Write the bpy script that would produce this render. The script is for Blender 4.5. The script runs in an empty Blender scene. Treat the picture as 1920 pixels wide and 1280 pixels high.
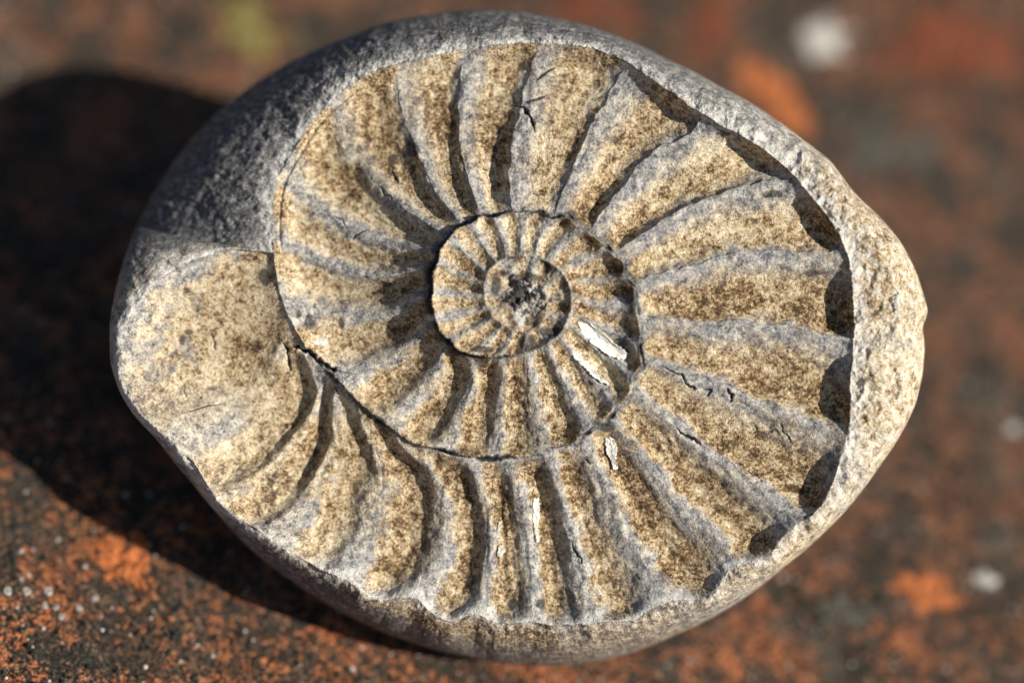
import bpy, math, random
import numpy as np
from mathutils import Matrix, Vector

# ------------------------------------------------------------------ frame, camera, light
K = 5.0e-5                      # one unit of the working plan = 0.05 mm
SC = bpy.context.scene
N_G = np.array([0.20, 0.52, 0.83]); N_G /= np.linalg.norm(N_G)    # up direction of the ground seen from the fossil's face
G_OFF = -597.0                  # ground level (plan units) along N_G
SUN = np.array([0.785, 0.03, 0.605]); SUN /= np.linalg.norm(SUN)   # toward the sun, same frame
LENS, SENSOR = 85.0, 36.0
DIST = LENS / SENSOR * 1920.0

zc = N_G
yc = np.array([0, 0, -1.0]) - np.dot([0, 0, -1.0], zc) * zc; yc /= np.linalg.norm(yc)
xc = np.cross(yc, zc)
R3 = np.array([xc, yc, zc])     # rows: world axes written in the face frame  -> world = R3 @ local
RW = Matrix([list(map(float, r)) for r in R3])
LIFT = -G_OFF * K               # so that the ground is world z = 0
BASE = Matrix.Translation((0, 0, LIFT)) @ RW.to_4x4()

cam_d = bpy.data.cameras.new("camera"); cam = bpy.data.objects.new("camera", cam_d)
SC.collection.objects.link(cam); SC.camera = cam
cam_d.lens = LENS; cam_d.sensor_width = SENSOR
cam_d.clip_start = 0.01; cam_d.clip_end = 50
cam.matrix_world = BASE @ Matrix.Translation((0, 0, DIST * K))
cam_d.dof.use_dof = True
cam_d.dof.focus_distance = (DIST + 35) * K
cam_d.dof.aperture_fstop = 5.9

sun_w = R3 @ SUN
elev = math.asin(sun_w[2]); az = math.atan2(sun_w[0], sun_w[1])
world = bpy.data.worlds.new("World"); SC.world = world; world.use_nodes = True
wn = world.node_tree; wn.nodes.clear()
sky = wn.nodes.new("ShaderNodeTexSky"); sky.sky_type = 'NISHITA'; sky.sun_disc = False
sky.sun_elevation = elev; sky.sun_rotation = az
bg = wn.nodes.new("ShaderNodeBackground"); bg.inputs[1].default_value = 0.05
wo = wn.nodes.new("ShaderNodeOutputWorld")
wn.links.new(sky.outputs[0], bg.inputs[0]); wn.links.new(bg.outputs[0], wo.inputs[0])
sl = bpy.data.lights.new("sun", 'SUN'); sl.energy = 4.8; sl.angle = math.radians(0.5); sl.color = (1, 0.955, 0.88)
so = bpy.data.objects.new("sun", sl); SC.collection.objects.link(so)
so.rotation_euler = Vector(map(float, sun_w)).to_track_quat('Z', 'Y').to_euler()
SC.view_settings.view_transform = 'Standard'; SC.view_settings.look = 'None'
SC.view_settings.gamma = 1; SC.view_settings.exposure = 0.28
SC.render.resolution_x, SC.render.resolution_y = 1024, 682

# ------------------------------------------------------------------ numpy helpers
def sstep(a, b, x):
    t = np.clip((x - a) / (b - a), 0, 1); return t * t * (3 - 2 * t)

def vnoise(x, y, scale, seed):
    rng = np.random.RandomState(seed); g = rng.rand(256, 256)
    u = x / scale + 511.3; v = y / scale + 377.7
    iu = np.floor(u).astype(int); iv = np.floor(v).astype(int)
    fu = u - iu; fv = v - iv
    fu = fu * fu * fu * (fu * (fu * 6 - 15) + 10); fv = fv * fv * fv * (fv * (fv * 6 - 15) + 10)
    a = g[iu % 256, iv % 256]; b = g[(iu + 1) % 256, iv % 256]
    c = g[iu % 256, (iv + 1) % 256]; d = g[(iu + 1) % 256, (iv + 1) % 256]
    return (a * (1 - fu) + b * fu) * (1 - fv) + (c * (1 - fu) + d * fu) * fv - 0.5

def fbm(x, y, scale, seed, octv=4, rough=0.5):
    s = 0; a = 1.0; tot = 0
    for o in range(octv):
        ca, sa = math.cos(o * 1.1 + .4), math.sin(o * 1.1 + .4)
        s = s + a * vnoise(x * ca - y * sa, x * sa + y * ca, scale / 2 ** o, seed + o * 17); tot += a; a *= rough
    return s / tot

def seg_dist(x, y, pts):
    """distance to a polyline and position along it 0..1"""
    best = np.full(x.shape, 1e9); par = np.zeros(x.shape)
    n = len(pts) - 1
    for i in range(n):
        (x0, y0), (x1, y1) = pts[i], pts[i + 1]
        dx, dy = x1 - x0, y1 - y0
        t = np.clip(((x - x0) * dx + (y - y0) * dy) / (dx * dx + dy * dy), 0, 1)
        d = np.hypot(x - x0 - t * dx, y - y0 - t * dy)
        m = d < best
        best = np.where(m, d, best); par = np.where(m, (i + t) / n, par)
    return best, par

OX, OY = 985.0, 565.0           # umbilicus of the coil on the plan (plan y runs down)

# ------------------------------------------------------------------ traced plan curves
SIL = [(950,20),(1050,36),(1150,66),(1250,112),(1350,163),(1450,222),(1505,262),(1560,305),(1592,350),(1612,372),(1650,408),(1690,455),
 (1718,510),(1735,565),(1742,585),(1728,612),(1734,645),(1730,700),(1716,760),(1690,812),(1650,872),(1600,940),(1540,1003),(1470,1062),
 (1400,1117),(1330,1160),(1270,1188),(1180,1224),(1080,1246),(980,1246),(880,1232),(780,1206),(700,1176),(620,1136),(550,1090),
 (470,1030),(410,965),(360,905),(318,855),(290,818),(250,778),(222,730),(207,680),(206,600),(220,530),(241,460),(268,400),(308,330),
 (358,262),(420,200),(480,155),(560,108),(650,70),(740,40),(850,22)]
GAM = [(492,472),(430,466),(330,500),(258,560),(226,640),(228,715),(262,768),(300,806),(338,836),(372,880),(402,932),(440,966),(500,1003),
 (545,1036),(590,1062),(650,1088),(705,1118),(770,1128),(845,1155),(945,1162),(1040,1170),(1165,1162),(1230,1142),(1305,1120),(1370,1078),
 (1430,1043),(1490,990),(1545,942),(1575,870),(1592,800),(1596,740),(1594,700),(1603,620),(1600,560),(1594,490),(1563,420),(1522,370),
 (1480,320),(1420,272),(1350,235),(1300,205),(1240,163),(1190,125),(1120,93),(1040,83),(960,82),(890,92),(800,108),(700,135),(650,165),
 (590,222),(548,285),(518,340),(510,400),(512,470),(530,570),(578,658),(640,718),(700,778),(760,822),(820,843),(885,856),(950,857),
 (1020,846),(1090,818),(1140,785),(1180,735),(1200,670),(1197,600),(1180,530),(1150,475),(1110,440),(1060,412),(1010,400),(950,400),
 (900,410),(855,430),(825,470),(812,520),(810,570),(825,620),(855,653),(900,668),(950,666),(1000,656),(1040,635),(1065,600),(1072,560),
 (1057,515),(1027,490),(985,479),(945,484),(915,510),(908,550),(922,590),(950,612),(985,622),(1015,605),(1025,570),(1010,543),(980,532),(955,545)]

def polar(pts):
    p = np.array(pts, float)
    r = np.hypot(p[:, 0] - OX, p[:, 1] - OY)
    a = np.degrees(np.arctan2(-(p[:, 1] - OY), p[:, 0] - OX)) % 360
    return a, r
a, r = polar(SIL)
o = np.argsort(a); a = a[o]; r = r[o]
SA = np.linspace(0, 360, 2881); SR = np.interp(SA, np.r_[a - 360, a, a + 360], np.r_[r, r, r])
kk = np.exp(-0.5 * (np.arange(-16, 17) / 6.0) ** 2); kk /= kk.sum()
SR = np.convolve(np.r_[SR[-17:-1], SR, SR[1:17]], kk, 'valid')
def Rsil(th): return np.interp(th % 360, SA, SR)

a, r = polar(GAM)
cum = [a[0]]
for i in range(1, len(a)):
    d = (a[i] - a[i - 1] + 180) % 360 - 180
    cum.append(cum[-1] + d)
ga = np.maximum.accumulate(np.array(cum) + np.arange(len(cum)) * 1e-3); A0 = ga[0]; A1 = ga[-1]
GA = np.arange(A0, A1 + .25, .25)
GR = np.interp(GA, ga, r)
k2 = np.exp(-0.5 * (np.arange(-12, 13) / 5.0) ** 2); k2 /= k2.sum()
GRs = np.convolve(np.r_[np.full(12, GR[0]), GR, np.full(12, GR[-1])], k2, 'valid'); GRs[:8] = GR[:8]
wob = np.random.RandomState(5).randn(len(GA)); wob = np.convolve(wob, np.ones(5) / 5, 'same')
GRs = GRs + wob * np.interp(GA, [160, 500, 560, 1200], [1.8, 1.2, 1.2, 1.2])
def Gam(al):
    return np.interp(al, np.r_[GA, A1 + 90, A1 + 400], np.r_[GRs, GRs[-1] * .55, 0])

RIBS = [  # centre lines of the rib furrows, umbilical end -> outer end, running round the coil
 [(612,715),(520,812),(395,905)],[(645,705),(570,872),(462,968)],[(700,800),(645,935),(585,1040)],[(775,845),(780,975),(718,1095)],
 [(870,870),(885,1000),(848,1140)],[(932,880),(950,1010),(950,1150)],[(1000,870),(1030,1020),(1045,1160)],[(1060,850),(1115,1020),(1170,1150)],
 [(1130,815),(1215,960),(1310,1090)],[(1172,768),(1300,905),(1430,1025)],[(1200,705),(1370,828),(1540,925)],[(1212,648),(1390,690),(1588,765)],
 [(1205,578),(1380,568),(1598,585)],[(1188,508),(1330,452),(1530,425)],[(1148,455),(1270,365),(1435,300)],[(1095,405),(1160,305),(1280,195)],
 [(1018,388),(1055,265),(1122,105)],[(933,392),(922,250),(962,92)],[(872,398),(832,262),(835,115)],[(832,425),(755,325),(688,165)],
 [(812,462),(690,400),(572,262)],[(806,498),(680,482),(522,392)],[(803,548),(700,550),(535,500)],[(812,600),(720,632),(600,655)],
 [(838,635),(765,695),(685,755)],[(876,665),(838,740),(783,820)],[(925,672),(905,760),(886,845)],[(970,666),(968,760),(972,848)],
 [(1010,655),(1035,735),(1068,818)],[(1040,640),(1085,715),(1128,780)],[(1062,622),(1115,675),(1172,735)],[(1070,598),(1130,640),(1196,680)],
 [(1074,570),(1130,595),(1195,612)],[(1072,540),(1120,545),(1182,545)],[(1062,518),(1105,505),(1160,495)],[(1040,497),(1075,470),(1115,448)],
 [(1015,485),(1030,450),(1055,418)],[(990,479),(995,440),(1003,403)],[(965,478),(960,440),(955,402)],[(940,487),(925,450),(905,412)],
 [(922,503),(895,468),(862,432)],[(911,522),(870,495),(832,465)],[(908,545),(860,533),(818,515)],[(910,567),(865,570),(815,572)],
 [(920,585),(875,605),(830,618)],[(935,600),(900,630),(868,655)],[(952,612),(935,640),(915,665)],[(975,620),(968,642),(960,664)],
 [(1000,615),(1005,635),(1012,650)],[(1018,600),(1035,612),(1050,620)],[(1024,575),(1045,575),(1068,575)],[(1020,555),(1040,542),(1062,530)],
 [(1005,542),(1015,520),(1028,495)],[(980,535),(978,510),(972,482)],[(958,545),(940,525),(925,505)],[(950,570),(930,570),(910,572)]]
FB = 65; FS = np.linspace(0, 1, FB)
CUR = np.zeros((len(RIBS), FB)); prev = 195.0
for i, pts in enumerate(RIBS):
    aa, rr = polar(pts); al = []; ff = []
    for j in (1, 0, 2):
        c0 = aa[j] + 360 * np.round((prev + 12 - aa[j]) / 360) if j == 1 else aa[j] + 360 * np.round((al[0] - aa[j]) / 360)
        if j == 1:
            prev = c0
        go, gi = Gam(c0), Gam(c0 + 360)
        al.append(float(c0)); ff.append(float((rr[j] - gi) / max(go - gi, 5)))
    f0, f1, f2 = min(ff[1], .15), np.clip(ff[0], .3, .7), max(ff[2], .85)
    y0, y1, y2 = al[1], al[0], al[2]
    CUR[i] = (y0 * (FS - f1) * (FS - f2) / ((f0 - f1) * (f0 - f2)) + y1 * (FS - f0) * (FS - f2) / ((f1 - f0) * (f1 - f2))
              + y2 * (FS - f0) * (FS - f1) / ((f2 - f0) * (f2 - f1)))
for i in range(1, len(RIBS)):
    CUR[i] = np.maximum(CUR[i], CUR[i - 1] + 4.0)
NR = len(RIBS)
pre = CUR[0] - np.linspace(14, 16, FB); post = CUR[-1] + 20
TAB = np.vstack([pre[None], CUR, post[None]])    # index -1 .. NR
ph_rim = np.interp(GA, TAB[:, -1], np.arange(-1, NR + 1))
GRs = GRs + np.cos(2 * math.pi * ph_rim) * np.interp(GA, [225, 240, 320, 335, 540, 600, 650, 800, 870, 1000, 1100], [0, 10, 8, 0, 0, 2.5, 4, 5.5, 3, 2, 0]) * (.6 + .6 * np.sin(GA * .13))

# ------------------------------------------------------------------ height of the face, all in plan units
def tab(al, xs, ys): return np.interp(al, xs, ys)
HX = [168, 182, 200, 215, 230, 270, 300, 320, 345, 375, 400, 430, 450, 480, 505, 528, 560, 600, 630, 680, 720, 810, 900, 990, 1080, 1300]
HY = [-70, -38, -20, -26, -36, -40, -26, -12, -4, 6, -14, -42, -52, -62, -78, -70, -38, -18, -10, 4, 16, 8, 14, 20, 18, 12]
TX = [168, 185, 200, 230, 270, 300, 330, 350, 380, 400, 420, 450, 480, 505, 528, 560, 600, 630, 700, 810, 900, 990, 1080, 1300]
TY = [10, 46, 56, 42, 26, 22, 28, 22, 27, 27, 30, 38, 46, 50, 48, 42, 36, 32, 26, 17, 15, 12, 9, 4]
AX = [190, 208, 225, 270, 300, 330, 380, 430, 480, 530, 570, 600, 640, 720, 800, 880, 950, 1050, 1300]
AY = [9, 19, 19, 19, 19, 19, 19, 20, 20, 18, 18, 17, 13, 9, 8, 7.5, 6.5, 5, 4]

CRACKS = [  # (points, width, depth)
 ([(1245,690),(1262,698),(1276,702),(1286,716),(1302,730)],2.6,7),([(1318,728),(1330,734),(1326,742)],4,4),([(1362,728),(1372,738),(1370,752)],3.2,7),
 ([(1267,802),(1283,814),(1300,824),(1314,834)],3,8),([(1376,864),(1400,880),(1430,900)],1.6,3),([(1460,792),(1470,812),(1485,832)],1.8,4),
 ([(968,198),(984,206),(996,222),(1003,246)],3.6,10),([(1006,150),(1022,138),(1042,126)],3,5),([(985,192),(1008,186),(1022,180)],3.2,4),
 ([(534,642),(540,662),(544,694)],3.2,12),([(558,648),(578,660),(606,682),(628,694)],6,16),([(397,620),(402,640),(405,655)],2,4),
 ([(1072,1018),(1082,1036),(1092,1054)],2.6,6),([(735,322),(742,330),(745,342)],4,7),([(715,352),(722,364),(735,374)],1.6,4),
 ([(338,700),(350,748)],1.6,3),([(690,430),(668,440),(660,450)],1.8,4),([(626,405),(640,412),(650,428)],1.8,4),([(1098,860),(1108,868)],2,3),
 ([(340,775),(385,762),(420,755)],1.8,3),([(1412,800),(1420,808),(1408,815)],1.6,3),([(1440,812),(1452,806),(1462,815)],1.6,3)]

def face(x, y):
    """returns height, attributes, whorl index, rib index for plan points"""
    dx = x - OX; dy = -(y - OY)
    r = np.hypot(dx, dy); th = np.degrees(np.arctan2(dy, dx)) % 360
    base = np.where(th < A0, th + 360, th)
    al = base.copy(); turn = np.full(x.shape, -1)
    for k in range(4):
        inside = r <= Gam(base + 360 * k)
        turn = np.where(inside, k, turn); al = np.where(inside, base + 360 * k, al)
    coil = turn >= 0
    go = Gam(al); gi = Gam(al + 360)
    f = np.clip((r - gi) / np.maximum(go - gi, 4), 0, 1)
    # --- ribs
    fb = f * (FB - 1); i0 = np.minimum(fb.astype(int), FB - 2); w = fb - i0
    ph = np.zeros(x.shape); phb = np.zeros(x.shape); per = np.ones(x.shape)
    for b in range(FB - 1):
        m = coil & (i0 == b)
        if not m.any(): continue
        idx = np.arange(-1, NR + 1)
        p0 = np.interp(al[m], TAB[:, b], idx); p1 = np.interp(al[m], TAB[:, b + 1], idx)
        ph[m] = p0 * (1 - w[m]) + p1 * w[m]
    st = fbm(ph * 55, f * 46, 9, 19, 4, .6)                      # striae running along the ribs
    ph = ph + fbm(x, y, 55, 91, 3) * .16 + fbm(x, y, 16, 92, 2) * .05
    ph = ph + tab(al, [180, 195, 225, 250, 285, 470, 510, 560, 600, 640], [0, 1.0, .9, .4, 0, 0, .4, .5, .3, 0]) * np.clip(1 - f / .28, 0, 1) ** 1.6
    SXX = [168, 225, 245, 290, 310, 465, 500, 565, 600, 1300]
    ps = tab(al, SXX, [.15, .17, .18, .16, .0, .0, .12, .14, .17, .14]); pe = tab(al, SXX, [.88, .84, .74, .70, .66, .66, .76, .80, .77, .82])
    pc = tab(al, SXX, [.70, .68, .50, .44, .23, .23, .50, .56, .50, .5])
    shf = tab(al, SXX, [.60, .60, .50, .46, .30, .30, .52, .55, .50, .50])
    rib = np.floor(ph + shf).astype(int); p = ph + shf - rib
    width = go - gi
    lo_g = tab(al, SXX, [.08, .08, .08, .05, 0, 0, .05, .06, .06, .05]); hi_g = np.minimum(tab(al, SXX, [.02, .04, .13, .15, .10, .10, .12, .12, .13, .10]) + pe, .97)
    uu_ = np.where(p < pc, (p - pc) / (pc - ps + lo_g), (p - pc) / (hi_g - pc))
    vv_ = 1 - uu_ * uu_
    groove = .5 * (vv_ + np.sqrt(vv_ * vv_ + .16)) - .038
    amp = tab(al, AX, AY) * (1 + .25 * np.sin(rib * 2.3)) * (1 + tab(al, [300, 335, 385, 400, 528], [0, .25, .5, .2, 0]) * np.exp(-((f - .88) / .10) ** 2) * np.clip(.6 + .8 * np.sin(rib * 1.9 + 1), .0, 1.5))
    amp = amp * (1 - tab(al, [168, 330, 380, 480, 540, 600], [0, 0, .30, .30, 0, 0]) * sstep(.15, .9, f)) * (1 + .35 * vnoise(x, y, 90, 19))
    ribmask = sstep(-1.7, -.35, ph) * (1 - sstep(NR - .6, NR - .3, ph))
    endo = tab(al, [168, 215, 330, 350, 420, 450, 530, 560, 1300], [.985, .985, .985, .98, .97, .97, .93, .97, .97]) + st * .05
    env = sstep(-.02, .13, f) * (1 - sstep(endo - tab(al, [168, 330, 345, 395, 420, 1300], [.06, .06, .05, .05, .10, .08]), endo + .012, f))
    # minor growth threads inside the big furrows
    H_o = tab(al, HX, HY); H_i = tab(al + 360, HX, HY)
    T = tab(al, TX, TY)
    fm = tab(al, [168, 200, 230, 270, 300, 350, 400, 440, 500, 530, 560, 1300], [.5, .45, .45, .55, .62, .84, .84, .76, .60, .55, .52, .5])
    pw = tab(al, [168, 230, 300, 340, 400, 430, 500, 530, 1300], [2.2, 2.2, 2.0, 5, 5, 3, 1.8, 2, 2.2])
    u1 = np.clip(f / fm, 0, 1); u2 = np.clip((f - fm) / (1 - fm), 0, 1)
    prof = np.where(f < fm, 1 - (1 - u1) ** 2.4, 1 - u2 ** pw)
    lin = H_i + (H_o - H_i) * f
    ridge_in = np.clip(1 - groove, 0, 1) ** 1.5 * sstep(.5, .92, f) * tab(al, [300, 325, 395, 420], [0, .5, .35, 0])
    h = lin - T * prof * (1 - ridge_in) - amp * groove * env * ribmask
    thr = np.sin(ph * 6.283 * 4 + fbm(x, y, 60, 7, 2) * 9) * sstep(.1, .3, f) * (1 - sstep(.8, .97, f))
    h = h + st * tab(al, [168, 520, 600, 900, 1200], [3.6, 4, 3.4, 2, 1]) * sstep(.02, .2, f) * sstep(-1.2, -.2, ph)
    h = h + thr * tab(al, [168, 200, 520, 600, 900], [.5, 1.0, .9, .5, .2]) * sstep(-.6, 0, ph)
    # broken core of the umbilicus
    core = 1 - sstep(30, 50, r + fbm(x, y, 30, 5, 2) * 40); h = h + core * (fbm(x, y, 20, 33, 4, .6) * 44 - 4)
    inner = 1 - sstep(70, 230, r); h = h + inner * fbm(x, y, 12, 35, 3) * 5
    # sharp crest and trench along the spiral seam
    ds = np.minimum(np.where(turn > 0, np.abs(r - go), 1e9), np.abs(r - gi))
    seam_al = np.where(np.abs(r - gi) < np.abs(r - go), al + 360, al)
    sgn = np.where(np.abs(r - gi) < np.abs(r - go), 1, -1)        # +1: lies outside of the seam
    tw = tab(seam_al, [500, 530, 550, 562, 575, 640, 700, 1000, 1090], [0, .12, .3, .9, .75, .8, .8, .8, 0])
    tr = np.exp(-(np.abs(ds - 1.0) / (3.4 + 3.0 * np.clip(.5 + fbm(x, y, 34, 44, 2) * 3, 0, 1))) ** 2) * tw * np.where(coil, 1, 0)
    trn = .35 + 1.1 * np.clip(.5 + fbm(x, y, 38, 41, 3) * 2.2, 0, 1)
    tr = tr * np.clip(.45 + fbm(x, y, 26, 43, 3) * 3.6, .03, 1.3)
    h = h - tr * 6 * trn
    stp = tab(al + 360, [528, 566, 620, 720, 780, 860, 930, 1000, 1090], [2, 9, 10, 9, 14, 24, 20, 10, 4])
    h = h - np.where(coil & (al + 360 < 1090), stp * np.exp(-np.clip(r - gi, 0, 999) / 26.0), 0)
    h = h - np.where(coil, 6 * np.exp(-((go - r - 15) / 3.0) ** 2) * tab(al, [470, 495, 525, 534, 1300], [0, 1, 1, 0, 0]), 0)
    # --- rim and rounded side outside the coil
    go0 = Gam(base); rs = Rsil(th)
    s = np.clip((r - go0) / np.maximum(rs - go0, 3), 0, 1)
    out = ~coil
    Hr = tab(base, HX, HY)
    SX = [168, 172, 190, 205, 225, 250, 270, 300, 320, 345, 375, 395, 410, 430, 450, 480, 505, 528]
    drop = tab(base, SX, [190, 70, 26, 60, 130, 150, 170, 120, 95, 80, 95, 110, 115, 125, 135, 160, 190, 190])
    pwr = tab(base, SX, [1.5, 2.4, 2.2, 1.8, 1.6, 1.5, 1.5, 1.9, 3.2, 4.2, 4.0, 2.6, 2.2, 2.0, 1.9, 1.7, 1.6, 1.5])
    side = 1 - (1 - np.clip(s, 0, 1) ** pwr) ** .62
    ho = Hr - drop * side
    lip = np.exp(-((r - go0) / 16.0) ** 2) * tab(base, [168, 200, 300, 340, 400, 430, 528], [0, 0, 1, 2, 3, 3, 2])
    ho = ho + lip
    # the swell above the body chamber: matrix sinks away behind it
    h = np.where(out, ho, h)
    # blend a soft step round the body-chamber lobe at the left
    # lumps, pits, wear
    rough = fbm(x, y, 70, 51, 5, .55)
    fine = fbm(x, y, 9, 61, 3, .6)
    mat_ = np.where(out, 1.0, 0.0)
    h = h + rough * np.where(out, 22 - 9 * tab(base, [420, 470, 528], [0, 1, 1]), 6.0) + fine * np.where(out, 4.2, 2.1)
    # facets and chips on rim at the right
    rr_ = np.where(out, tab(base, [168, 300, 320, 400, 430, 528], [.3, .5, 1, 1, .6, .3]), 0)
    chips = np.abs(fbm(x, y, 60, 77, 3)) * 34 * rr_; h = h - chips - np.abs(fbm(x, y, 22, 78, 3)) * 14 * rr_
    # scratches along the flank at upper left
    c45, s45 = math.cos(.95), math.sin(.95)
    uu = x * c45 - y * s45; vv = x * s45 + y * c45
    scr = fbm(uu * .3, vv, 9, 83, 3, .6) + fbm(vv * .3, uu, 8, 84, 3, .6) * .6 - np.abs(fbm(x, y, 20, 85, 3)) * 1.2
    fl = np.where(out, tab(base, [168, 180, 420, 460, 520, 528], [.4, 0, 0, .7, 1, 1]), 0)
    h = h + scr * 3.5 * fl
    dark = tr * .85 * (.3 + trn * .7)
    for pts, wd, dp in CRACKS:
        xs = [p[0] for p in pts]; ys = [p[1] for p in pts]
        m = (x > min(xs) - 14) & (x < max(xs) + 14) & (y > min(ys) - 14) & (y < max(ys) + 14)
        if not m.any(): continue
        xx, yy = x[m], y[m]
        jx = fbm(xx, yy, 9, 3, 2) * 7
        d, t = seg_dist(xx + jx, yy - jx, pts)
        tp = np.sin(np.clip(t, .06, .94) * math.pi) ** .5
        e = np.exp(-(d / (wd * .8 * tp)) ** 2)
        h[m] -= e * dp; dark[m] = np.maximum(dark[m], e * .95)
    # ---------------- colour masks
    j2 = fbm(x, y, 26, 101, 4) ; j3 = fbm(x, y, 110, 111, 3)
    jn = j2 * .42 + st * .35 + j3 * .25
    r1 = ps + .04
    f0 = pe - .18; f1 = pe + .06
    tip = sstep(.86, 1.0, f) * tab(al, [168, 215, 230, 330, 375, 395, 1300], [0, .3, 1, 1, .6, 0, 0])
    coat = sstep(-.15, .20, p + jn * .35 - r1 + .02 - tip * .12) * (1 - sstep(-.28, .31, p + jn - (f0 + f1) / 2 + tip * .26))
    coat = np.clip(coat + np.clip(.16 + j3 * 1.5 + j2 * 1.0 + st * .6, -.2, .7) * .75, 0, 1)
    e_q = np.where((p > r1 * .5) & (p < f1), 0, 1)
    lfade = 1 - tab(al, [168, 178, 195, 225, 300], [1, 1, .5, .15, 0]) * sstep(.45, .97, f + j2 * .9 + j3 * .6)
    coat = coat * lfade * sstep(.0, .05, f) * (1 - .5 * sstep(.985, 1.0, f)) 
    lump = (1 - sstep(-.75, -.25, ph)) * (1 - tab(al, [168, 178, 195, 225, 300], [1, 1, .5, .15, 0]) * sstep(.3, .97, f + j2 * .9))
    coat = np.where(lump > 0, np.maximum(coat, lump * np.clip(.85 + j3 * .9 + j2 * .7, 0, 1)), coat)
    lw = tab(al, [168, 215, 260, 470, 500, 560, 590, 2000], [.95, .85, .05, 0, .40, .4, .05, .05])
    lw = lw * (1 - tab(al, [168, 178, 195, 225, 300], [1, 1, .5, .15, 0]) * sstep(.3, .97, f + j2 * .9))
    coat = np.maximum(coat, lw * np.clip(.62 + j3 * 1.6 + j2 * 1.2, 0, 1))
    coat = coat * tab(al, [168, 860, 960, 1300], [1, 1, .80, .7]); coat = np.where(core > .3, .3, coat)
    brown = np.clip(.56 + j3 * .9 + j2 * .7 + st * .5 + (groove - .5) * .30 + tab(al, [168, 200, 230, 260, 340, 370, 420, 480, 560, 640, 760, 800, 1300], [-.30, -.25, -.15, .05, .05, .0, -.05, -.05, -.12, .0, -.1, -.2, -.1]), 0, 1)  # mottled brown stain, plus browner furrows painted in for the shaded rib walls
    # on the rim
    rimcoat = tab(base, [168, 180, 225, 245, 290, 305, 320, 372, 388, 402, 420, 528], [.2, .5, .6, .7, .6, .6, .72, .78, .5, .30, .08, .0])
    rc = np.clip(rimcoat + (j2 * 1.1 + j3 * 1.4) * (.15 + rimcoat * .6), 0, 1)
    coat = np.where(out, rc, coat)
    brown = np.where(out, np.clip(tab(base, [168, 225, 270, 296, 315, 335, 400, 528], [.4, .75, .95, .8, .45, .12, .3, .6]) + j3 * .9 + j2 * .3, 0, 1), brown)
    # dark slate of the weathered flank; paler at the lip
    slate = np.where(out, tab(base, [168, 180, 205, 235, 262, 285, 300, 330, 372, 392, 410, 440, 528], [.9, .3, .75, .75, .6, .40, .15, .0, .05, .35, .55, .9, 1.0]), 0)
    slate = slate * sstep(tab(base, [168, 200, 240, 250, 290, 300, 528], [.0, .0, -.1, .3, .3, 0, -.05]), tab(base, [168, 200, 240, 250, 290, 300, 528], [.6, .5, .3, .7, .7, .5, .5]), s + j3 * .5 + j2 * .35)
    slate = np.clip(slate, 0, 1)
    pale = np.where(out, np.exp(-((r - go0) / 26.0) ** 2) * tab(base, [168, 210, 240, 300, 330, 420, 450, 500, 528], [1, .9, .35, .5, .3, .45, .6, .7, .8]) + .42 * tab(base, [168, 310, 330, 400, 420], [0, 0, 1, 1, 0]), 0)
    spand = np.where(coil & (turn == 0), sstep(.86, .98, f) * (1 - coat) * tab(al, [168, 215, 240, 300, 330, 528], [0, .3, .9, .8, .2, .1]), 0)
    pm = np.minimum(p, 1 - p)
    crest = np.where(coil & (ribmask > .3), np.exp(-((pm + .01) / .07) ** 2) * np.clip(-.12 + j2 * 2.6 + j3 * 1.6, 0, .6) * sstep(.03, .15, f), 0)
    pale = np.clip(np.maximum(np.maximum(pale, spand), crest) + j2 * .3, 0, 1)
    # seam stains, painted seam shade and dark blots; inner coil darker and greyer
    st = np.exp(-(np.abs(ds) / 26.0) ** 2) * tw * np.clip(.15 + j2 * 2.4 + .25 * (vnoise(x, y, 70, 8) > 0), 0, 1) * np.where(coil, 1, 0)
    seam_shade = np.where(coil, 1.5 * np.exp(-np.clip(r - gi, 0, 999) / 15.0) * tab(al + 360, [600, 680, 760, 830, 860, 960, 1000, 1060], [0, .5, .5, .5, 1, 1, .6, 0]) * np.clip(.9 + j2 * 2.0, 0, 1), 0)  # shade outside the raised seams, painted into the dark mask
    dark = np.clip(np.maximum(np.maximum(dark, st * .8), seam_shade * .85), 0, 1)
    spot = np.clip(1 - np.hypot((x - 1165) / 50, (y - 655) / 120), 0, 1) ** .6 * np.clip(.55 + j2 * 2.2, 0, 1) * np.where(turn == 1, 1, 0)  # right seam ridge's cast shade, painted dark on the middle whorl
    dark = np.maximum(dark, spot * .75)
    dark = np.maximum(dark, core * np.clip(.48 + j2 * 2.4, 0, 1) * .9)
    for (sx, sy, srx, sry) in [(1038,622,30,16),(990,640,20,18),(985,520,40,12),(930,530,12,24),(900,655,30,8),(1140,800,26,16),(1185,560,14,40),(497,520,16,20),(582,608,14,14),(640,604,7,16),(726,533,18,8),(580,600,9,20),(560,590,10,10),(735,300,12,16),(355,622,13,8),(343,640,9,17),
                              (350,545,9,9),(1012,1132,12,14),(965,1130,14,18),(1360,250,22,8),(1448,365,22,8),(1530,512,26,9),(590,575,6,8),(775,285,14,22)]:
        d = np.hypot((x - sx) / srx, (y - sy) / sry) + j2 * 1.2
        dark = np.maximum(dark, (1 - sstep(.45, 1.15, d)) * .62)
    dark = np.maximum(dark, tab(al, [168, 940, 1000, 1300], [0, 0, 1, 1]) * np.clip(.20 + j2 * 2.2, 0, .8) * np.where(coil, 1, 0))
    wht = np.zeros(x.shape)
    for (sx, sy, srx, sry) in [(600,640,16,9),(552,604,14,14),(1180,520,14,8),(1165,570,16,12),(1150,560,8,8),(975,590,14,22),(985,545,22,9),(1150,792,26,10)]:
        d = np.hypot((x - sx) / srx, (y - sy) / sry) + j2 * 1.6
        wht = np.maximum(wht, (1 - sstep(.5, 1.1, d)) * .85)
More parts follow.
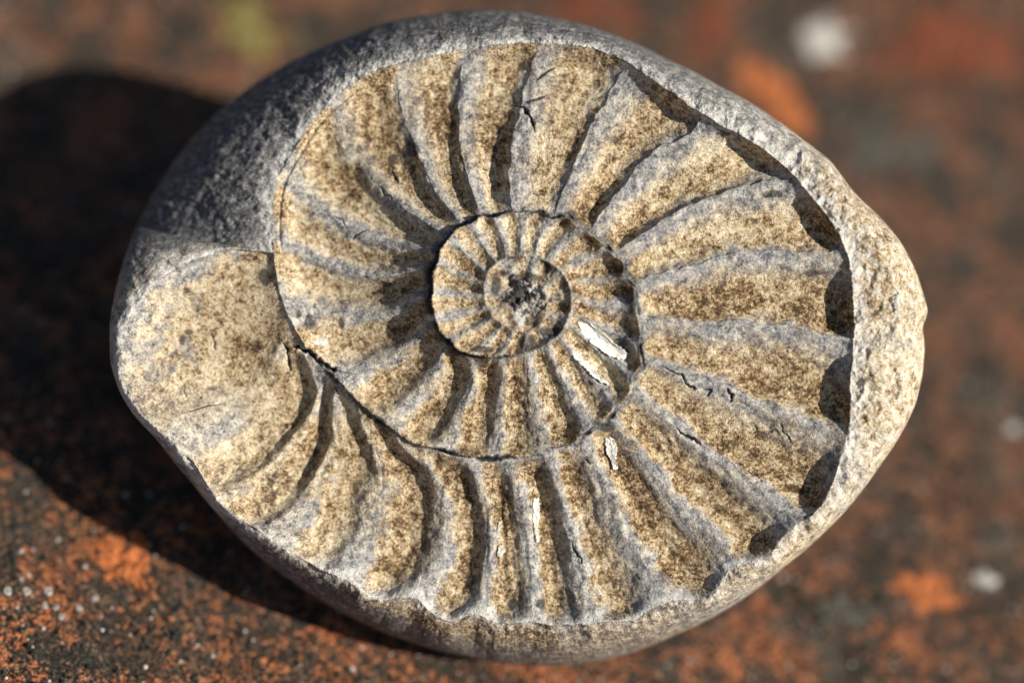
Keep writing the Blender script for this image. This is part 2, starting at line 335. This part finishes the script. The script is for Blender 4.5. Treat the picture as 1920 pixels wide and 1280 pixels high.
    pale = np.maximum(pale, wht)
    ribid = np.where(coil & (ribmask > .3) & (e_q < .8) & (rib >= 0) & (rib < NR) & (f > .03) & (f < .985), rib, -1)
    return h, coat, brown, dark, slate, pale, fl, turn, ribid

# ------------------------------------------------------------------ build the stone as one surface, then cut it into its parts
NN = 900
g = np.linspace(-1, 1, NN + 1)
A, B = np.meshgrid(g, g, indexing='ij')
big = np.abs(A) >= np.abs(B)
rho = np.where(big, np.abs(A), np.abs(B))
with np.errstate(divide='ignore', invalid='ignore'):
    ang = np.where(big, (math.pi / 4) * B / np.where(A == 0, 1, A) + np.where(A < 0, math.pi, 0),
                   math.pi / 2 - (math.pi / 4) * A / np.where(B == 0, 1, B) + np.where(B < 0, math.pi, 0))
ang = np.where(rho == 0, 0, ang)
thd = np.degrees(ang)
rad = rho * Rsil(thd)
PX = OX + rad * np.cos(ang); PY = OY - rad * np.sin(ang)
H, coat, brown, dark, slate, pale, fl, turn, ribid = face(PX, PY)
CX, CY = 960.0, 640.0
def place(px, py, h):           # plan -> face frame (true position of a point that lies h above the face plane)
    q = (DIST - h) / DIST
    return (px - CX) * q, -(py - CY) * q, h
X, Y, Z = place(PX, PY, H)
P = np.stack([X, Y, Z], -1)
du = np.gradient(P, axis=0); dv = np.gradient(P, axis=1)
Nn = np.cross(du, dv); Nn /= np.linalg.norm(Nn, axis=-1, keepdims=True) + 1e-9
if Nn[NN // 2, NN // 2, 2] < 0: Nn = -Nn

# outer ring indices in order round the boundary
ring = [(NN, j) for j in range(0, NN)] + [(i, NN) for i in range(NN, 0, -1)] + [(0, j) for j in range(NN, 0, -1)] + [(i, 0) for i in range(0, NN)]
ri = np.array(ring); NRG = len(ring)
rp = P[ri[:, 0], ri[:, 1]]
MS = 46; ZB = -535.0
cen = np.array([-10.0, 20.0])
phis = np.linspace(0, math.pi / 2 - .02, MS + 1)
sk = np.zeros((MS + 1, NRG, 3))
for j, p_ in enumerate(phis):
    cr = math.cos(p_) ** .9; sr = math.sin(p_)
    sk[j, :, 0] = cen[0] + (rp[:, 0] - cen[0]) * cr; sk[j, :, 1] = cen[1] + (rp[:, 1] - cen[1]) * cr
    sk[j, :, 2] = rp[:, 2] + (ZB - rp[:, 2]) * sr
for j in range(1, MS + 1):
    k = min(1, j / 6)
    nse = fbm(sk[j, :, 0] + sk[j, :, 2] * .6, sk[j, :, 1] - sk[j, :, 2] * .7, 80, 55, 4) * 16 * k
    rd = np.hypot(sk[j, :, 0], sk[j, :, 1]) + 1
    sk[j, :, 0] += sk[j, :, 0] / rd * nse; sk[j, :, 1] += sk[j, :, 1] / rd * nse
su = np.gradient(sk, axis=0); sv = (np.roll(sk, -1, 1) - np.roll(sk, 1, 1))
sn = np.cross(su, sv); sn /= np.linalg.norm(sn, axis=-1, keepdims=True) + 1e-9
mid = sk[8, :, :2] - cen
if np.mean(np.sum(sn[8, :, :2] * mid, -1)) < 0: sn = -sn
av = Nn[ri[:, 0], ri[:, 1]] * .5 + sn[0]; av /= np.linalg.norm(av, axis=-1, keepdims=True)
Nn[ri[:, 0], ri[:, 1]] = av; sn[0] = av

V1 = P.reshape(-1, 3); n1 = Nn.reshape(-1, 3)
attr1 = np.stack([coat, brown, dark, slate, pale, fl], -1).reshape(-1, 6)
gid = (np.arange((NN + 1) ** 2)).reshape(NN + 1, NN + 1)
quads = np.stack([gid[:-1, :-1], gid[1:, :-1], gid[1:, 1:], gid[:-1, 1:]], -1).reshape(-1, 4)
off = len(V1)
ringid = gid[ri[:, 0], ri[:, 1]]
skid = np.vstack([ringid[None], off + np.arange(MS * NRG).reshape(MS, NRG)])
capc = off + MS * NRG
a_ = skid[:-1]; b_ = skid[1:]
sq = np.stack([a_, b_, np.roll(b_, -1, 1), np.roll(a_, -1, 1)], -1).reshape(-1, 4)
ringattr = attr1[ringid]
skattr = np.repeat(ringattr[None], MS, 0).copy()
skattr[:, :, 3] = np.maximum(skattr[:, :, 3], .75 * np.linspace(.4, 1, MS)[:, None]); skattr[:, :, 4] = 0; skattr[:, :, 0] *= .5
V = np.vstack([V1, sk[1:].reshape(-1, 3)]); NV = np.vstack([n1, sn[1:].reshape(-1, 3)])
AT = np.vstack([attr1, skattr.reshape(-1, 6)])
# orientation check
v = V[quads[len(quads) // 2 + 300]]
if np.cross(v[1] - v[0], v[2] - v[0])[2] < 0: quads = quads[:, ::-1]
t_ = sq[NRG * 8]; v = V[t_]
if np.dot(np.cross(v[1] - v[0], v[2] - v[0]), NV[t_[0]]) < 0: sq = sq[:, ::-1]

# ------------------------------------------------------------------ materials
def nd(nt, typ, **kw):
    n = nt.nodes.new(typ)
    for k, v in kw.items():
        if k in n.bl_rna.properties and k != 'inputs': setattr(n, k, v)
    return n
class NT:
    def __init__(s, name):
        s.m = bpy.data.materials.new(name); s.m.use_nodes = True; s.t = s.m.node_tree; s.t.nodes.clear()
        s.out = s.t.nodes.new("ShaderNodeOutputMaterial"); s.b = s.t.nodes.new("ShaderNodeBsdfPrincipled")
        s.t.links.new(s.b.outputs[0], s.out.inputs[0])
        s.b.inputs["Specular IOR Level"].default_value = .25
        tc = s.t.nodes.new("ShaderNodeTexCoord"); s.co = s.map(tc.outputs["Object"], (1 / K, 1 / K, 1 / K))
    def L(s, a, b): s.t.links.new(a, b)
    def map(s, v, sc=(1, 1, 1), rot=(0, 0, 0), loc=(0, 0, 0)):
        n = s.t.nodes.new("ShaderNodeMapping"); s.L(v, n.inputs[0])
        n.inputs["Scale"].default_value = sc; n.inputs["Rotation"].default_value = rot; n.inputs["Location"].default_value = loc
        return n.outputs[0]
    def noise(s, size, detail=4, rough=.55, co=None, dist=0):
        n = s.t.nodes.new("ShaderNodeTexNoise"); s.L(co or s.co, n.inputs["Vector"])
        n.inputs["Scale"].default_value = 1 / size; n.inputs["Detail"].default_value = detail; n.inputs["Roughness"].default_value = rough
        n.inputs["Distortion"].default_value = dist
        return n.outputs["Fac"]
    def voro(s, size, feat='F1', co=None, out="Distance"):
        n = s.t.nodes.new("ShaderNodeTexVoronoi"); n.feature = feat; s.L(co or s.co, n.inputs["Vector"]); n.inputs["Scale"].default_value = 1 / size
        return n.outputs[out]
    def M(s, op, a, b=0.0, c=None, clamp=False):
        n = s.t.nodes.new("ShaderNodeMath"); n.operation = op; n.use_clamp = clamp
        for i, v in enumerate((a, b) if c is None else (a, b, c)):
            if isinstance(v, (int, float)): n.inputs[i].default_value = v
            else: s.L(v, n.inputs[i])
        return n.outputs[0]
    def ramp(s, fac, stops, interp='LINEAR'):
        n = s.t.nodes.new("ShaderNodeValToRGB"); s.L(fac, n.inputs[0]); e = n.color_ramp.elements; n.color_ramp.interpolation = interp
        while len(e) < len(stops): e.new(.5)
        for q, (p, c) in zip(e, stops): q.position = p; q.color = (*c, 1) if len(c) == 3 else c
        return n.outputs[0]
    def step(s, fac, lo, hi):
        n = s.t.nodes.new("ShaderNodeMapRange"); n.interpolation_type = 'SMOOTHSTEP'; s.L(fac, n.inputs[0])
        n.inputs[1].default_value = lo; n.inputs[2].default_value = hi; return n.outputs[0]
    def mix(s, fac, a, b):
        n = s.t.nodes.new("ShaderNodeMix"); n.data_type = 'RGBA'
        if isinstance(fac, (int, float)): n.inputs[0].default_value = fac
        else: s.L(fac, n.inputs[0])
        for i, v in ((6, a), (7, b)):
            if isinstance(v, tuple): n.inputs[i].default_value = (*v, 1)
            else: s.L(v, n.inputs[i])
        return n.outputs[2]
    def attr(s, name):
        n = s.t.nodes.new("ShaderNodeAttribute"); n.attribute_name = name; sp = s.t.nodes.new("ShaderNodeSeparateColor"); s.L(n.outputs["Color"], sp.inputs[0])
        return sp.outputs[0], sp.outputs[1], sp.outputs[2]
    def bump(s, h, dist, strength=1.0, prev=None):
        n = s.t.nodes.new("ShaderNodeBump"); n.inputs["Strength"].default_value = strength; n.inputs["Distance"].default_value = dist * K
        s.L(h, n.inputs["Height"])
        if prev is not None: s.L(prev, n.inputs["Normal"])
        return n.outputs[0]

def fossil_material():
    s = NT("weathered_limestone")
    cA, bA, dA = s.attr("surf_a"); sA, pA, fA = s.attr("surf_b")
    fine = s.noise(5.5, 3, .65); mid = s.noise(17, 4, .6); lrg = s.noise(70, 4, .55); vf = s.noise(3.0, 2, .6)
    # bare grey limestone
    gfac = s.M('ADD', s.M('MULTIPLY', fine, .5), s.M('MULTIPLY', mid, .5))
    grey = s.ramp(gfac, [(.34, (.05, .047, .045)), (.42, (.19, .18, .17)), (.50, (.37, .352, .325)), (.63, (.70, .66, .58))])
    blue = s.step(lrg, .48, .62)
    grey = s.mix(s.M('MULTIPLY', blue, .20), grey, (.23, .25, .29))
    # tan iron-stained coat with dark brown specks
    fine = s.noise(6.0, 4, .75)
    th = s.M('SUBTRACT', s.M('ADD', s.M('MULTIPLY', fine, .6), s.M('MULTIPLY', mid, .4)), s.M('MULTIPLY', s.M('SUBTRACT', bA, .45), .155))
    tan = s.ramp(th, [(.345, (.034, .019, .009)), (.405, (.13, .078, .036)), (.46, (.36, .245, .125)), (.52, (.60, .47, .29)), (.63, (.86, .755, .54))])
    warm = s.step(lrg, .40, .62)
    tan = s.mix(s.M('MULTIPLY', warm, .18), tan, s.mix(.5, tan, (.42, .24, .085)))
    cf = s.step(s.M('ADD', cA, s.M('MULTIPLY', s.M('SUBTRACT', gfac, .5), 1.9)), .02, .86)
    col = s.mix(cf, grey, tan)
    # slate-dark skin, scratched
    stc = s.map(s.co, (.25, 1, .5), (0, 0, math.radians(-40)))
    stk = s.noise(6, 4, .65, stc); stk2 = s.noise(14, 4, .7)
    sfac = s.M('ADD', s.M('MULTIPLY', stk, .28), s.M('ADD', s.M('MULTIPLY', stk2, .42), s.M('MULTIPLY', fine, .30)))
    sl = s.ramp(sfac, [(.38, (.025, .025, .027)), (.45, (.075, .075, .077)), (.51, (.16, .158, .155)), (.565, (.34, .325, .30)), (.64, (.68, .64, .56))])
    och = s.step(s.noise(85, 3), .56, .66)
    sl = s.mix(s.M('MULTIPLY', och, .45), sl, s.mix(.5, sl, (.24, .17, .07)))
    col = s.mix(s.step(s.M('ADD', sA, s.M('MULTIPLY', s.M('SUBTRACT', stk2, .5), .7)), -.05, 1.05), col, sl)
    # chalky pale bloom
    pl = s.ramp(gfac, [(.36, (.42, .39, .34)), (.55, (.70, .67, .60)), (.7, (.80, .77, .70))])
    col = s.mix(s.step(s.M('ADD', pA, s.M('MULTIPLY', s.M('SUBTRACT', mid, .5), 1.3)), .25, .9), col, pl)
    # black manganese stain in cracks and seams, plus the painted seam shade
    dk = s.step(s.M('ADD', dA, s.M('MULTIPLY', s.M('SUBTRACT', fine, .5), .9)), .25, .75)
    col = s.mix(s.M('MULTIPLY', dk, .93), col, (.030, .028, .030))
    # pepper specks everywhere
    pep = s.step(vf, .40, .31)
    col = s.mix(s.M('MULTIPLY', pep, .8), col, (.06, .045, .03))
    s.L(col, s.b.inputs["Base Color"]); s.b.inputs["Roughness"].default_value = .82
    hh = s.M('ADD', s.M('MULTIPLY', fine, .6), s.M('MULTIPLY', vf, .35))
    b1 = s.bump(hh, 5.0, .8); b2 = s.bump(s.M('MULTIPLY', stk, sA), 7, .6, b1)
    s.L(b2, s.b.inputs["Normal"])
    return s.m
M_FOS = fossil_material()

def calcite_material():
    s = NT("white_calcite")
    n = s.noise(9, 4, .6); col = s.ramp(n, [(.30, (.74, .62, .38)), (.40, (.86, .80, .62)), (.50, (.90, .88, .78)), (.8, (.92, .91, .86))])
    s.L(col, s.b.inputs["Base Color"]); s.b.inputs["Roughness"].default_value = .45; s.b.inputs["Specular IOR Level"].default_value = .5
    s.L(s.bump(n, 2, .4), s.b.inputs["Normal"]); return s.m
M_CAL = calcite_material()

# ------------------------------------------------------------------ mesh building
def make_mesh(name, verts, faces, mat, normals=None, attrs=None):
    me = bpy.data.meshes.new(name)
    nv, nf = len(verts), len(faces); k = faces.shape[1]
    me.vertices.add(nv); me.vertices.foreach_set("co", (verts * K).astype(np.float32).ravel())
    me.loops.add(nf * k); me.loops.foreach_set("vertex_index", faces.astype(np.int32).ravel())
    me.polygons.add(nf); me.polygons.foreach_set("loop_start", np.arange(0, nf * k, k, dtype=np.int32))
    me.polygons.foreach_set("loop_total", np.full(nf, k, dtype=np.int32))
    me.update(calc_edges=True); me.polygons.foreach_set("use_smooth", np.ones(nf, bool))
    if attrs is not None:
        for nm, cols in (("surf_a", (0, 1, 2)), ("surf_b", (3, 4, 5))):
            a = me.attributes.new(nm, 'FLOAT_COLOR', 'POINT')
            arr = np.ones((nv, 4), np.float32); arr[:, :3] = attrs[:, cols]
            a.data.foreach_set("color", arr.ravel())
    me.materials.append(mat)
    if normals is not None:
        me.normals_split_custom_set_from_vertices(normals.astype(np.float32).tolist())
    me.update()
    return me
def sub_mesh(name, faces, mat=M_FOS):
    used, inv = np.unique(faces, return_inverse=True)
    return make_mesh(name, V[used], inv.reshape(faces.shape), mat, NV[used], AT[used])
def link(name, me, parent=None, label=None):
    o = bpy.data.objects.new(name, me); SC.collection.objects.link(o)
    if parent is not None: o.parent = parent
    if label: o["label"] = label
    return o

fossil = bpy.data.objects.new("ammonite_fossil", None); SC.collection.objects.link(fossil)
fossil.matrix_world = BASE; fossil.empty_display_size = .01
fossil["label"] = "ribbed spiral ammonite imprint in a rounded grey and tan nodule on the lichened stone"
fossil["category"] = "fossil"

fc_t = turn[:-1, :-1].ravel(); fc_r = ribid[:-1, :-1].ravel()
link("matrix_stone", sub_mesh("matrix_stone", np.vstack([quads[fc_t < 0], sq])), fossil, "grey limestone nodule around the coil, slate dark on its upper left flank")
WL = ["broad outer whorl with bold sweeping ribs", "narrower middle whorl with short ribs and black seam", "small inner whorl with fine ribs", "broken dark core of the coil"]
for k in range(4):
    m = fc_t == k
    if not m.any(): continue
    wh = link("whorl", sub_mesh("whorl", quads[m & (fc_r < 0)]), fossil, WL[k])
    for i in range(NR):
        mi = m & (fc_r == i)
        if mi.sum() > 60: link("rib", sub_mesh("rib", quads[mi]), wh)

# white calcite scraps that still line some ribs: thin shells standing on the rock
def scrap(pts, thick, seed, label=None):
    pts = np.array(pts, float); n = len(pts); M_ = 96
    t = np.linspace(0, n, M_, endpoint=False); i0 = t.astype(int) % n; fr = (t % 1)[:, None]
    ol = pts[i0] * (1 - fr) + pts[(i0 + 1) % n] * fr
    rng = np.random.RandomState(seed); ol = ol + rng.randn(M_, 2) * .9
    c = ol.mean(0); rows = [1.05, 1.0, .95] + list(np.linspace(.9, .02, 20)); vs = []; 
    for q, sc in enumerate(rows):
        pp = c + (ol - c) * sc
        hx = face(pp[:, 0].copy(), pp[:, 1].copy())[0]
        up = -9 if q == 0 else thick * (.55 if q == 1 else 1) + rng.randn(M_) * .35
        hx = .5 * hx + .5 * np.median(hx); x, y, z = place(pp[:, 0], pp[:, 1], hx + up); vs.append(np.stack([x, y, z], -1))
    vs = np.vstack(vs); fs = []
    for q in range(len(rows) - 1):
        for j in range(M_):
            a, b = q * M_ + j, q * M_ + (j + 1) % M_; fs.append((a, b, b + M_, a + M_))
    fs = np.array(fs)
    v = vs[fs[M_ * 3]]
    if np.cross(v[1] - v[0], v[2] - v[0])[2] < 0: fs = fs[:, ::-1]
    me = make_mesh("calcite_scrap", vs, fs, M_CAL)
    return link("calcite_scrap", me, fossil, label)
scrap([(1081,592),(1100,590),(1108,608),(1130,622),(1158,648),(1178,662),(1172,672),(1158,674),(1135,662),(1110,645),(1090,625),(1083,608)], 4.5, 1, "largest white calcite scrap, on the middle whorl")
scrap([(1068,655),(1085,662),(1100,676),(1118,690),(1120,700),(1134,712),(1140,720),(1128,718),(1108,702),(1092,686),(1076,672)], 6, 2)
scrap([(1134,822),(1142,817),(1152,824),(1157,842),(1155,860),(1158,878),(1150,880),(1146,862),(1137,848)], 6, 3)
scrap([(1000,934),(1008,932),(1012,948),(1010,970),(1008,992),(1010,1014),(1005,1016),(1001,990),(998,962)], 6, 4)
scrap([(935,1022),(944,1022),(947,1032),(938,1045),(932,1042)], 4, 5)
scrap([(936,978),(941,976),(939,990),(934,1000),(932,994)], 4, 6)
scrap([(948,910),(953,909),(954,915),(949,917)], 2.5, 7)

# ------------------------------------------------------------------ the lichened slab under it
def ground_material():
    s = NT("lichened_stone")
    f1 = s.noise(6.5, 4, .7); f2 = s.noise(22, 5, .66); f3 = s.noise(120, 4, .6); f4 = s.noise(300, 3, .5)
    base = s.ramp(f1, [(.36, (.010, .008, .006)), (.46, (.038, .024, .017)), (.55, (.145, .085, .053)), (.68, (.40, .29, .20))])
    org = s.ramp(f1, [(.36, (.02, .010, .006)), (.44, (.20, .055, .021)), (.53, (.56, .17, .055)), (.66, (.74, .34, .16))])
    of = s.step(s.M('ADD', s.M('MULTIPLY', f1, .35), s.M('ADD', s.M('MULTIPLY', f2, .40), s.M('MULTIPLY', f3, .45))), .578, .64)
    sy = s.t.nodes.new("ShaderNodeSeparateXYZ"); s.L(s.co, sy.inputs[0])
    near = s.step(s.M('ADD', sy.outputs[1], s.M('MULTIPLY', s.M('SUBTRACT', f4, .5), 2600)), 500, -500)
    base = s.mix(s.M('MULTIPLY', s.M('SUBTRACT', 1, near), .55), base, s.ramp(f2, [(.35, (.016, .012, .009)), (.5, (.060, .044, .032)), (.65, (.17, .13, .095))]))
    col = s.mix(s.M('MULTIPLY', of, s.M('MULTIPLY_ADD', near, .45, .45)), base, org)
    blk = s.step(s.M('ADD', s.M('MULTIPLY', s.noise(34, 5, .7, s.map(s.co, loc=(700, 90, 0))), .55), s.M('ADD', s.M('MULTIPLY', s.noise(170, 3, .55, s.map(s.co, loc=(70, 900, 0))), .40), s.M('MULTIPLY', s.noise(10, 3, .65, s.map(s.co, loc=(20, 50, 0))), .35))), .625, .69)
    col = s.mix(s.M('MULTIPLY', blk, .85), col, s.ramp(f1, [(.4, (.010, .011, .009)), (.62, (.055, .056, .042)), (.8, (.20, .20, .15))]))
    gr = s.step(s.noise(240, 3, .5, s.map(s.co, loc=(-300, 400, 0))), .56, .68)
    col = s.mix(s.M('MULTIPLY', gr, .45), col, s.mix(.5, col, (.16, .155, .12)))
    wv = s.voro(24, 'F1'); wn_ = s.noise(60, 2)
    ws = s.M('MULTIPLY', s.step(wv, .20, .10), s.step(wn_, .54, .62))
    col = s.mix(s.M('MULTIPLY', ws, .35), col, (.62, .58, .50))
    s.L(col, s.b.inputs["Base Color"]); s.b.inputs["Roughness"].default_value = .85
    s.L(s.bump(s.M('ADD', s.M('MULTIPLY', f1, .6), s.M('MULTIPLY', f2, .8)), 14, .9), s.b.inputs["Normal"])
    return s.m
M_GR = ground_material()
def gheight(x, y):
    return fbm(x, y, 420, 201, 3) * 26 + fbm(x, y, 70, 211, 4, .6) * 13 + fbm(x, y, 14, 221, 3, .6) * 7
GN = 440
# dense patch under and before the lens, coarser far beyond
def warp(t): return np.sign(t) * (np.abs(t) * 1500 + np.abs(t) ** 7 * 60000)
gx, gy = np.meshgrid(warp(np.linspace(-1, 1, GN + 1)), warp(np.linspace(-1, 1, GN + 1)), indexing='ij')
# centre of view on the ground in world plan units
GV = np.stack([gx, gy + 200, gheight(gx, gy + 200)], -1).reshape(-1, 3)
gi_ = np.arange((GN + 1) ** 2).reshape(GN + 1, GN + 1)
gq = np.stack([gi_[:-1, :-1], gi_[1:, :-1], gi_[1:, 1:], gi_[:-1, 1:]], -1).reshape(-1, 4)
ground = link("ground", make_mesh("ground", GV, gq, M_GR)); ground["kind"] = "structure"

def on_ground(px, py):
    """world plan point on the ground lying behind plan point (px,py) of the view"""
    d = np.array([px - CX, -(py - CY), -DIST]); o = np.array([0, 0, DIST])
    t = (G_OFF - N_G @ o) / (N_G @ d); p = o + t * d
    w = R3 @ p; return w[0], w[1]

def lichen_material(name, c0, c1, c2):
    s = NT(name); n = s.noise(11, 4, .65)
    s.L(s.ramp(n, [(.34, c0), (.5, c1), (.68, c2)]), s.b.inputs["Base Color"]); s.b.inputs["Roughness"].default_value = .9
    s.L(s.bump(n, 9, .9), s.b.inputs["Normal"]); return s.m
M_OR = lichen_material("orange_lichen", (.16, .045, .015), (.52, .155, .045), (.66, .25, .10))
M_WH = lichen_material("white_lichen", (.25, .22, .18), (.58, .54, .47), (.78, .74, .68))
M_YE = lichen_material("yellow_green_lichen", (.08, .06, .02), (.20, .16, .05), (.34, .29, .10))
M_GY = lichen_material("grey_lichen", (.025, .022, .018), (.085, .078, .06), (.19, .17, .135))
M_RU = lichen_material("rust_lichen", (.03, .014, .010), (.19, .055, .026), (.40, .13, .055))

def lichen(px, py, rx, ry, mat, label, seed, ragged=.5, rot=0.0, thick=7):
    cx, cy = on_ground(px, py); nr_, na = 26, 110
    vs = []
    for i in range(nr_ + 1):
        for j in range(na):
            an = j / na * 2 * math.pi
            vs.append((i / nr_, an))
    vs = np.array(vs); rr_, an = vs[:, 0], vs[:, 1]
    rn = 1 + ragged * fbm(np.cos(an) * 90, np.sin(an) * 90, 60, seed, 5, .8) * 3.2
    lx = rr_ * rn * rx * np.cos(an); ly = rr_ * rn * ry * np.sin(an)
    x = cx + lx * math.cos(rot) - ly * math.sin(rot); y = cy + lx * math.sin(rot) + ly * math.cos(rot)
    z = gheight(x, y) + thick * (1 - rr_ ** 4) * (.7 + fbm(x, y, 16, seed + 3, 3) * 2.4) - 3.0 * rr_ ** 6
    vs = np.stack([rr_, an], -1); vv = np.stack([x, y, z], -1) - np.array([cx, cy, 0]); fs = []
    for i in range(nr_):
        for j in range(na):
            a = i * na + j; b = i * na + (j + 1) % na; fs.append((a, a + na, b + na, b))
    rf = vs[:, 0]; keep = (fbm(x, y, 44, seed + 9, 4, .7) * 1.6 + .62 - rf ** 1.5 * .62) > 0.1
    fs = [q for q in fs if keep[list(q)].all()]
    ob = link("lichen_patch", make_mesh("lichen_patch", vv, np.array(fs), mat)); ob.location = (cx * K, cy * K, 0)
    ob["label"] = label; ob["category"] = "lichen"; return ob
lichen(240, 1062, 95, 62, M_OR, "bright orange lichen patch at the shadow's edge, lower left of the fossil", 301, .55, -.3)
lichen(1455, 182, 150, 62, M_OR, "blurred bright orange lichen streak just off the fossil's upper right edge", 302, .4, -.7)
lichen(1545, 78, 70, 80, M_WH, "blurred round white lichen spot behind the fossil, above right", 303, .4)
lichen(475, 48, 110, 95, M_YE, "blurred yellow green lichen patch at the top left behind the fossil", 304, .5)
lichen(1660, 265, 150, 130, M_GY, "large blurred grey green lichen patch right of the fossil's upper edge", 305, .5)
lichen(1790, 90, 190, 120, M_RU, "wide rust red lichen patch in the top right corner", 306, .6, .5)
lichen(1330, 50, 60, 130, M_RU, "narrow upright orange lichen streak above the fossil's right shoulder", 307, .5, .2)
lichen(1130, 20, 150, 60, M_RU, "orange lichen patch peeping over the top of the fossil", 308, .6, .1)
lichen(1900, 800, 20, 16, M_WH, "pale lichen spot near the right edge, halfway down", 309, .5)
lichen(1850, 1085, 30, 20, M_WH, "pale lichen spot in the lower right corner area", 310, .6)
lichen(1580, 1150, 80, 60, M_GY, "dark grey green lichen patch on the ground below right of the fossil", 311, .6)
lichen(1750, 1110, 90, 60, M_OR, "orange lichen patch in the lower right, beside grey lichen", 312, .8)

# little white crater-like lichen fruits, each a raised ring
def ring_mesh(rmaj, rmin, seed):
    rng = np.random.RandomState(seed); nu, nv_ = 18, 7; vs = []; fs = []
    ph = rng.rand(4) * 6.28
    for i in range(nu):
        a = i / nu * 2 * math.pi; R_ = rmaj * (1 + .16 * math.sin(2 * a + ph[0]) + .08 * math.sin(5 * a + ph[1]))
        for j in range(nv_):
            b = j / nv_ * 2 * math.pi; rm = rmin * (1 + .25 * math.sin(3 * a + ph[2]))
            vs.append(((R_ + rm * math.cos(b)) * math.cos(a), (R_ + rm * math.cos(b)) * math.sin(a), rm * math.sin(b) * 1.1))
            fs.append((i * nv_ + j, ((i + 1) % nu) * nv_ + j, ((i + 1) % nu) * nv_ + (j + 1) % nv_, i * nv_ + (j + 1) % nv_))
    return make_mesh("lichen_fruit", np.array(vs), np.array(fs), M_WH)
pls = [(14,1110,8,"small white ring lichen at the very left edge of the frame"),(50,1111,8,"upper left white ring lichen of the lower left cluster"),
       (90,1110,8,"white ring lichen right of its twin at the top of the lower left cluster"),(84,1137,6,"small white ring lichen just under the upper pair"),
       (104,1140,6,"small white ring lichen right below the upper pair"),(148,1142,6,"white ring lichen farthest right in the lower left cluster"),
       (115,1158,6,"lowest white ring lichen of the lower left cluster"),(178,1124,6,"tiny pale ring lichen between the cluster and the orange patch")]
for i, (px, py, rr_, lb) in enumerate(pls):
    cx, cy = on_ground(px, py); ob = link("ring_lichen", ring_mesh(rr_ * .72, rr_ * .34, i))
    ob.location = (cx * K, cy * K, float(gheight(np.array([cx]), np.array([cy]))[0] + 2) * K)
    ob["label"] = lb; ob["category"] = "lichen"; ob["group"] = "white ring lichens on the slab"

# loose grains and crumbs: uncountable
rng = np.random.RandomState(77)
def grains(name, count, mat, smin, smax, seed):
    rng = np.random.RandomState(seed)
    ico = [(0,0,1),(.894,0,.447),(.276,.851,.447),(-.724,.526,.447),(-.724,-.526,.447),(.276,-.851,.447),(.724,.526,-.447),(-.276,.851,-.447),(-.894,0,-.447),(-.276,-.851,-.447),(.724,-.526,-.447),(0,0,-1)]
    tri = [(0,1,2),(0,2,3),(0,3,4),(0,4,5),(0,5,1),(1,6,2),(2,7,3),(3,8,4),(4,9,5),(5,10,1),(6,7,2),(7,8,3),(8,9,4),(9,10,5),(10,6,1),(11,7,6),(11,8,7),(11,9,8),(11,10,9),(11,6,10)]
    ico = np.array(ico); tri = np.array(tri)
    px = rng.rand(count) * 2200 - 140; py = rng.rand(count) * 1500 - 100
    w = np.array([on_ground(a, b) for a, b in zip(px, py)])
    s_ = smin + (smax - smin) * rng.rand(count) ** 3
    z = gheight(w[:, 0], w[:, 1])
    vs = ico[None] * s_[:, None, None] * (1 + .35 * (rng.rand(count, 12, 1) - .5)) * np.array([1, 1, .6]); 
    vs[:, :, 0] += w[:, :1]; vs[:, :, 1] += w[:, 1:]; vs[:, :, 2] += (z + s_ * .15)[:, None]
    fs = (tri[None] + (np.arange(count) * 12)[:, None, None]).reshape(-1, 3)
    ob = link(name, make_mesh(name, vs.reshape(-1, 3), fs, mat)); ob["kind"] = "stuff"
    ob["label"] = {"pale_grit": "pale grains of grit scattered over the lichened stone", "dark_grit": "dark crumbs of grit and black lichen on the stone"}[name]; ob["category"] = "grit"
grains("pale_grit", 2600, M_WH, 1.2, 5.5, 5)
M_DK = lichen_material("black_lichen", (.008, .008, .007), (.03, .028, .022), (.09, .085, .06))
grains("dark_grit", 12000, M_DK, 2.5, 8, 6)
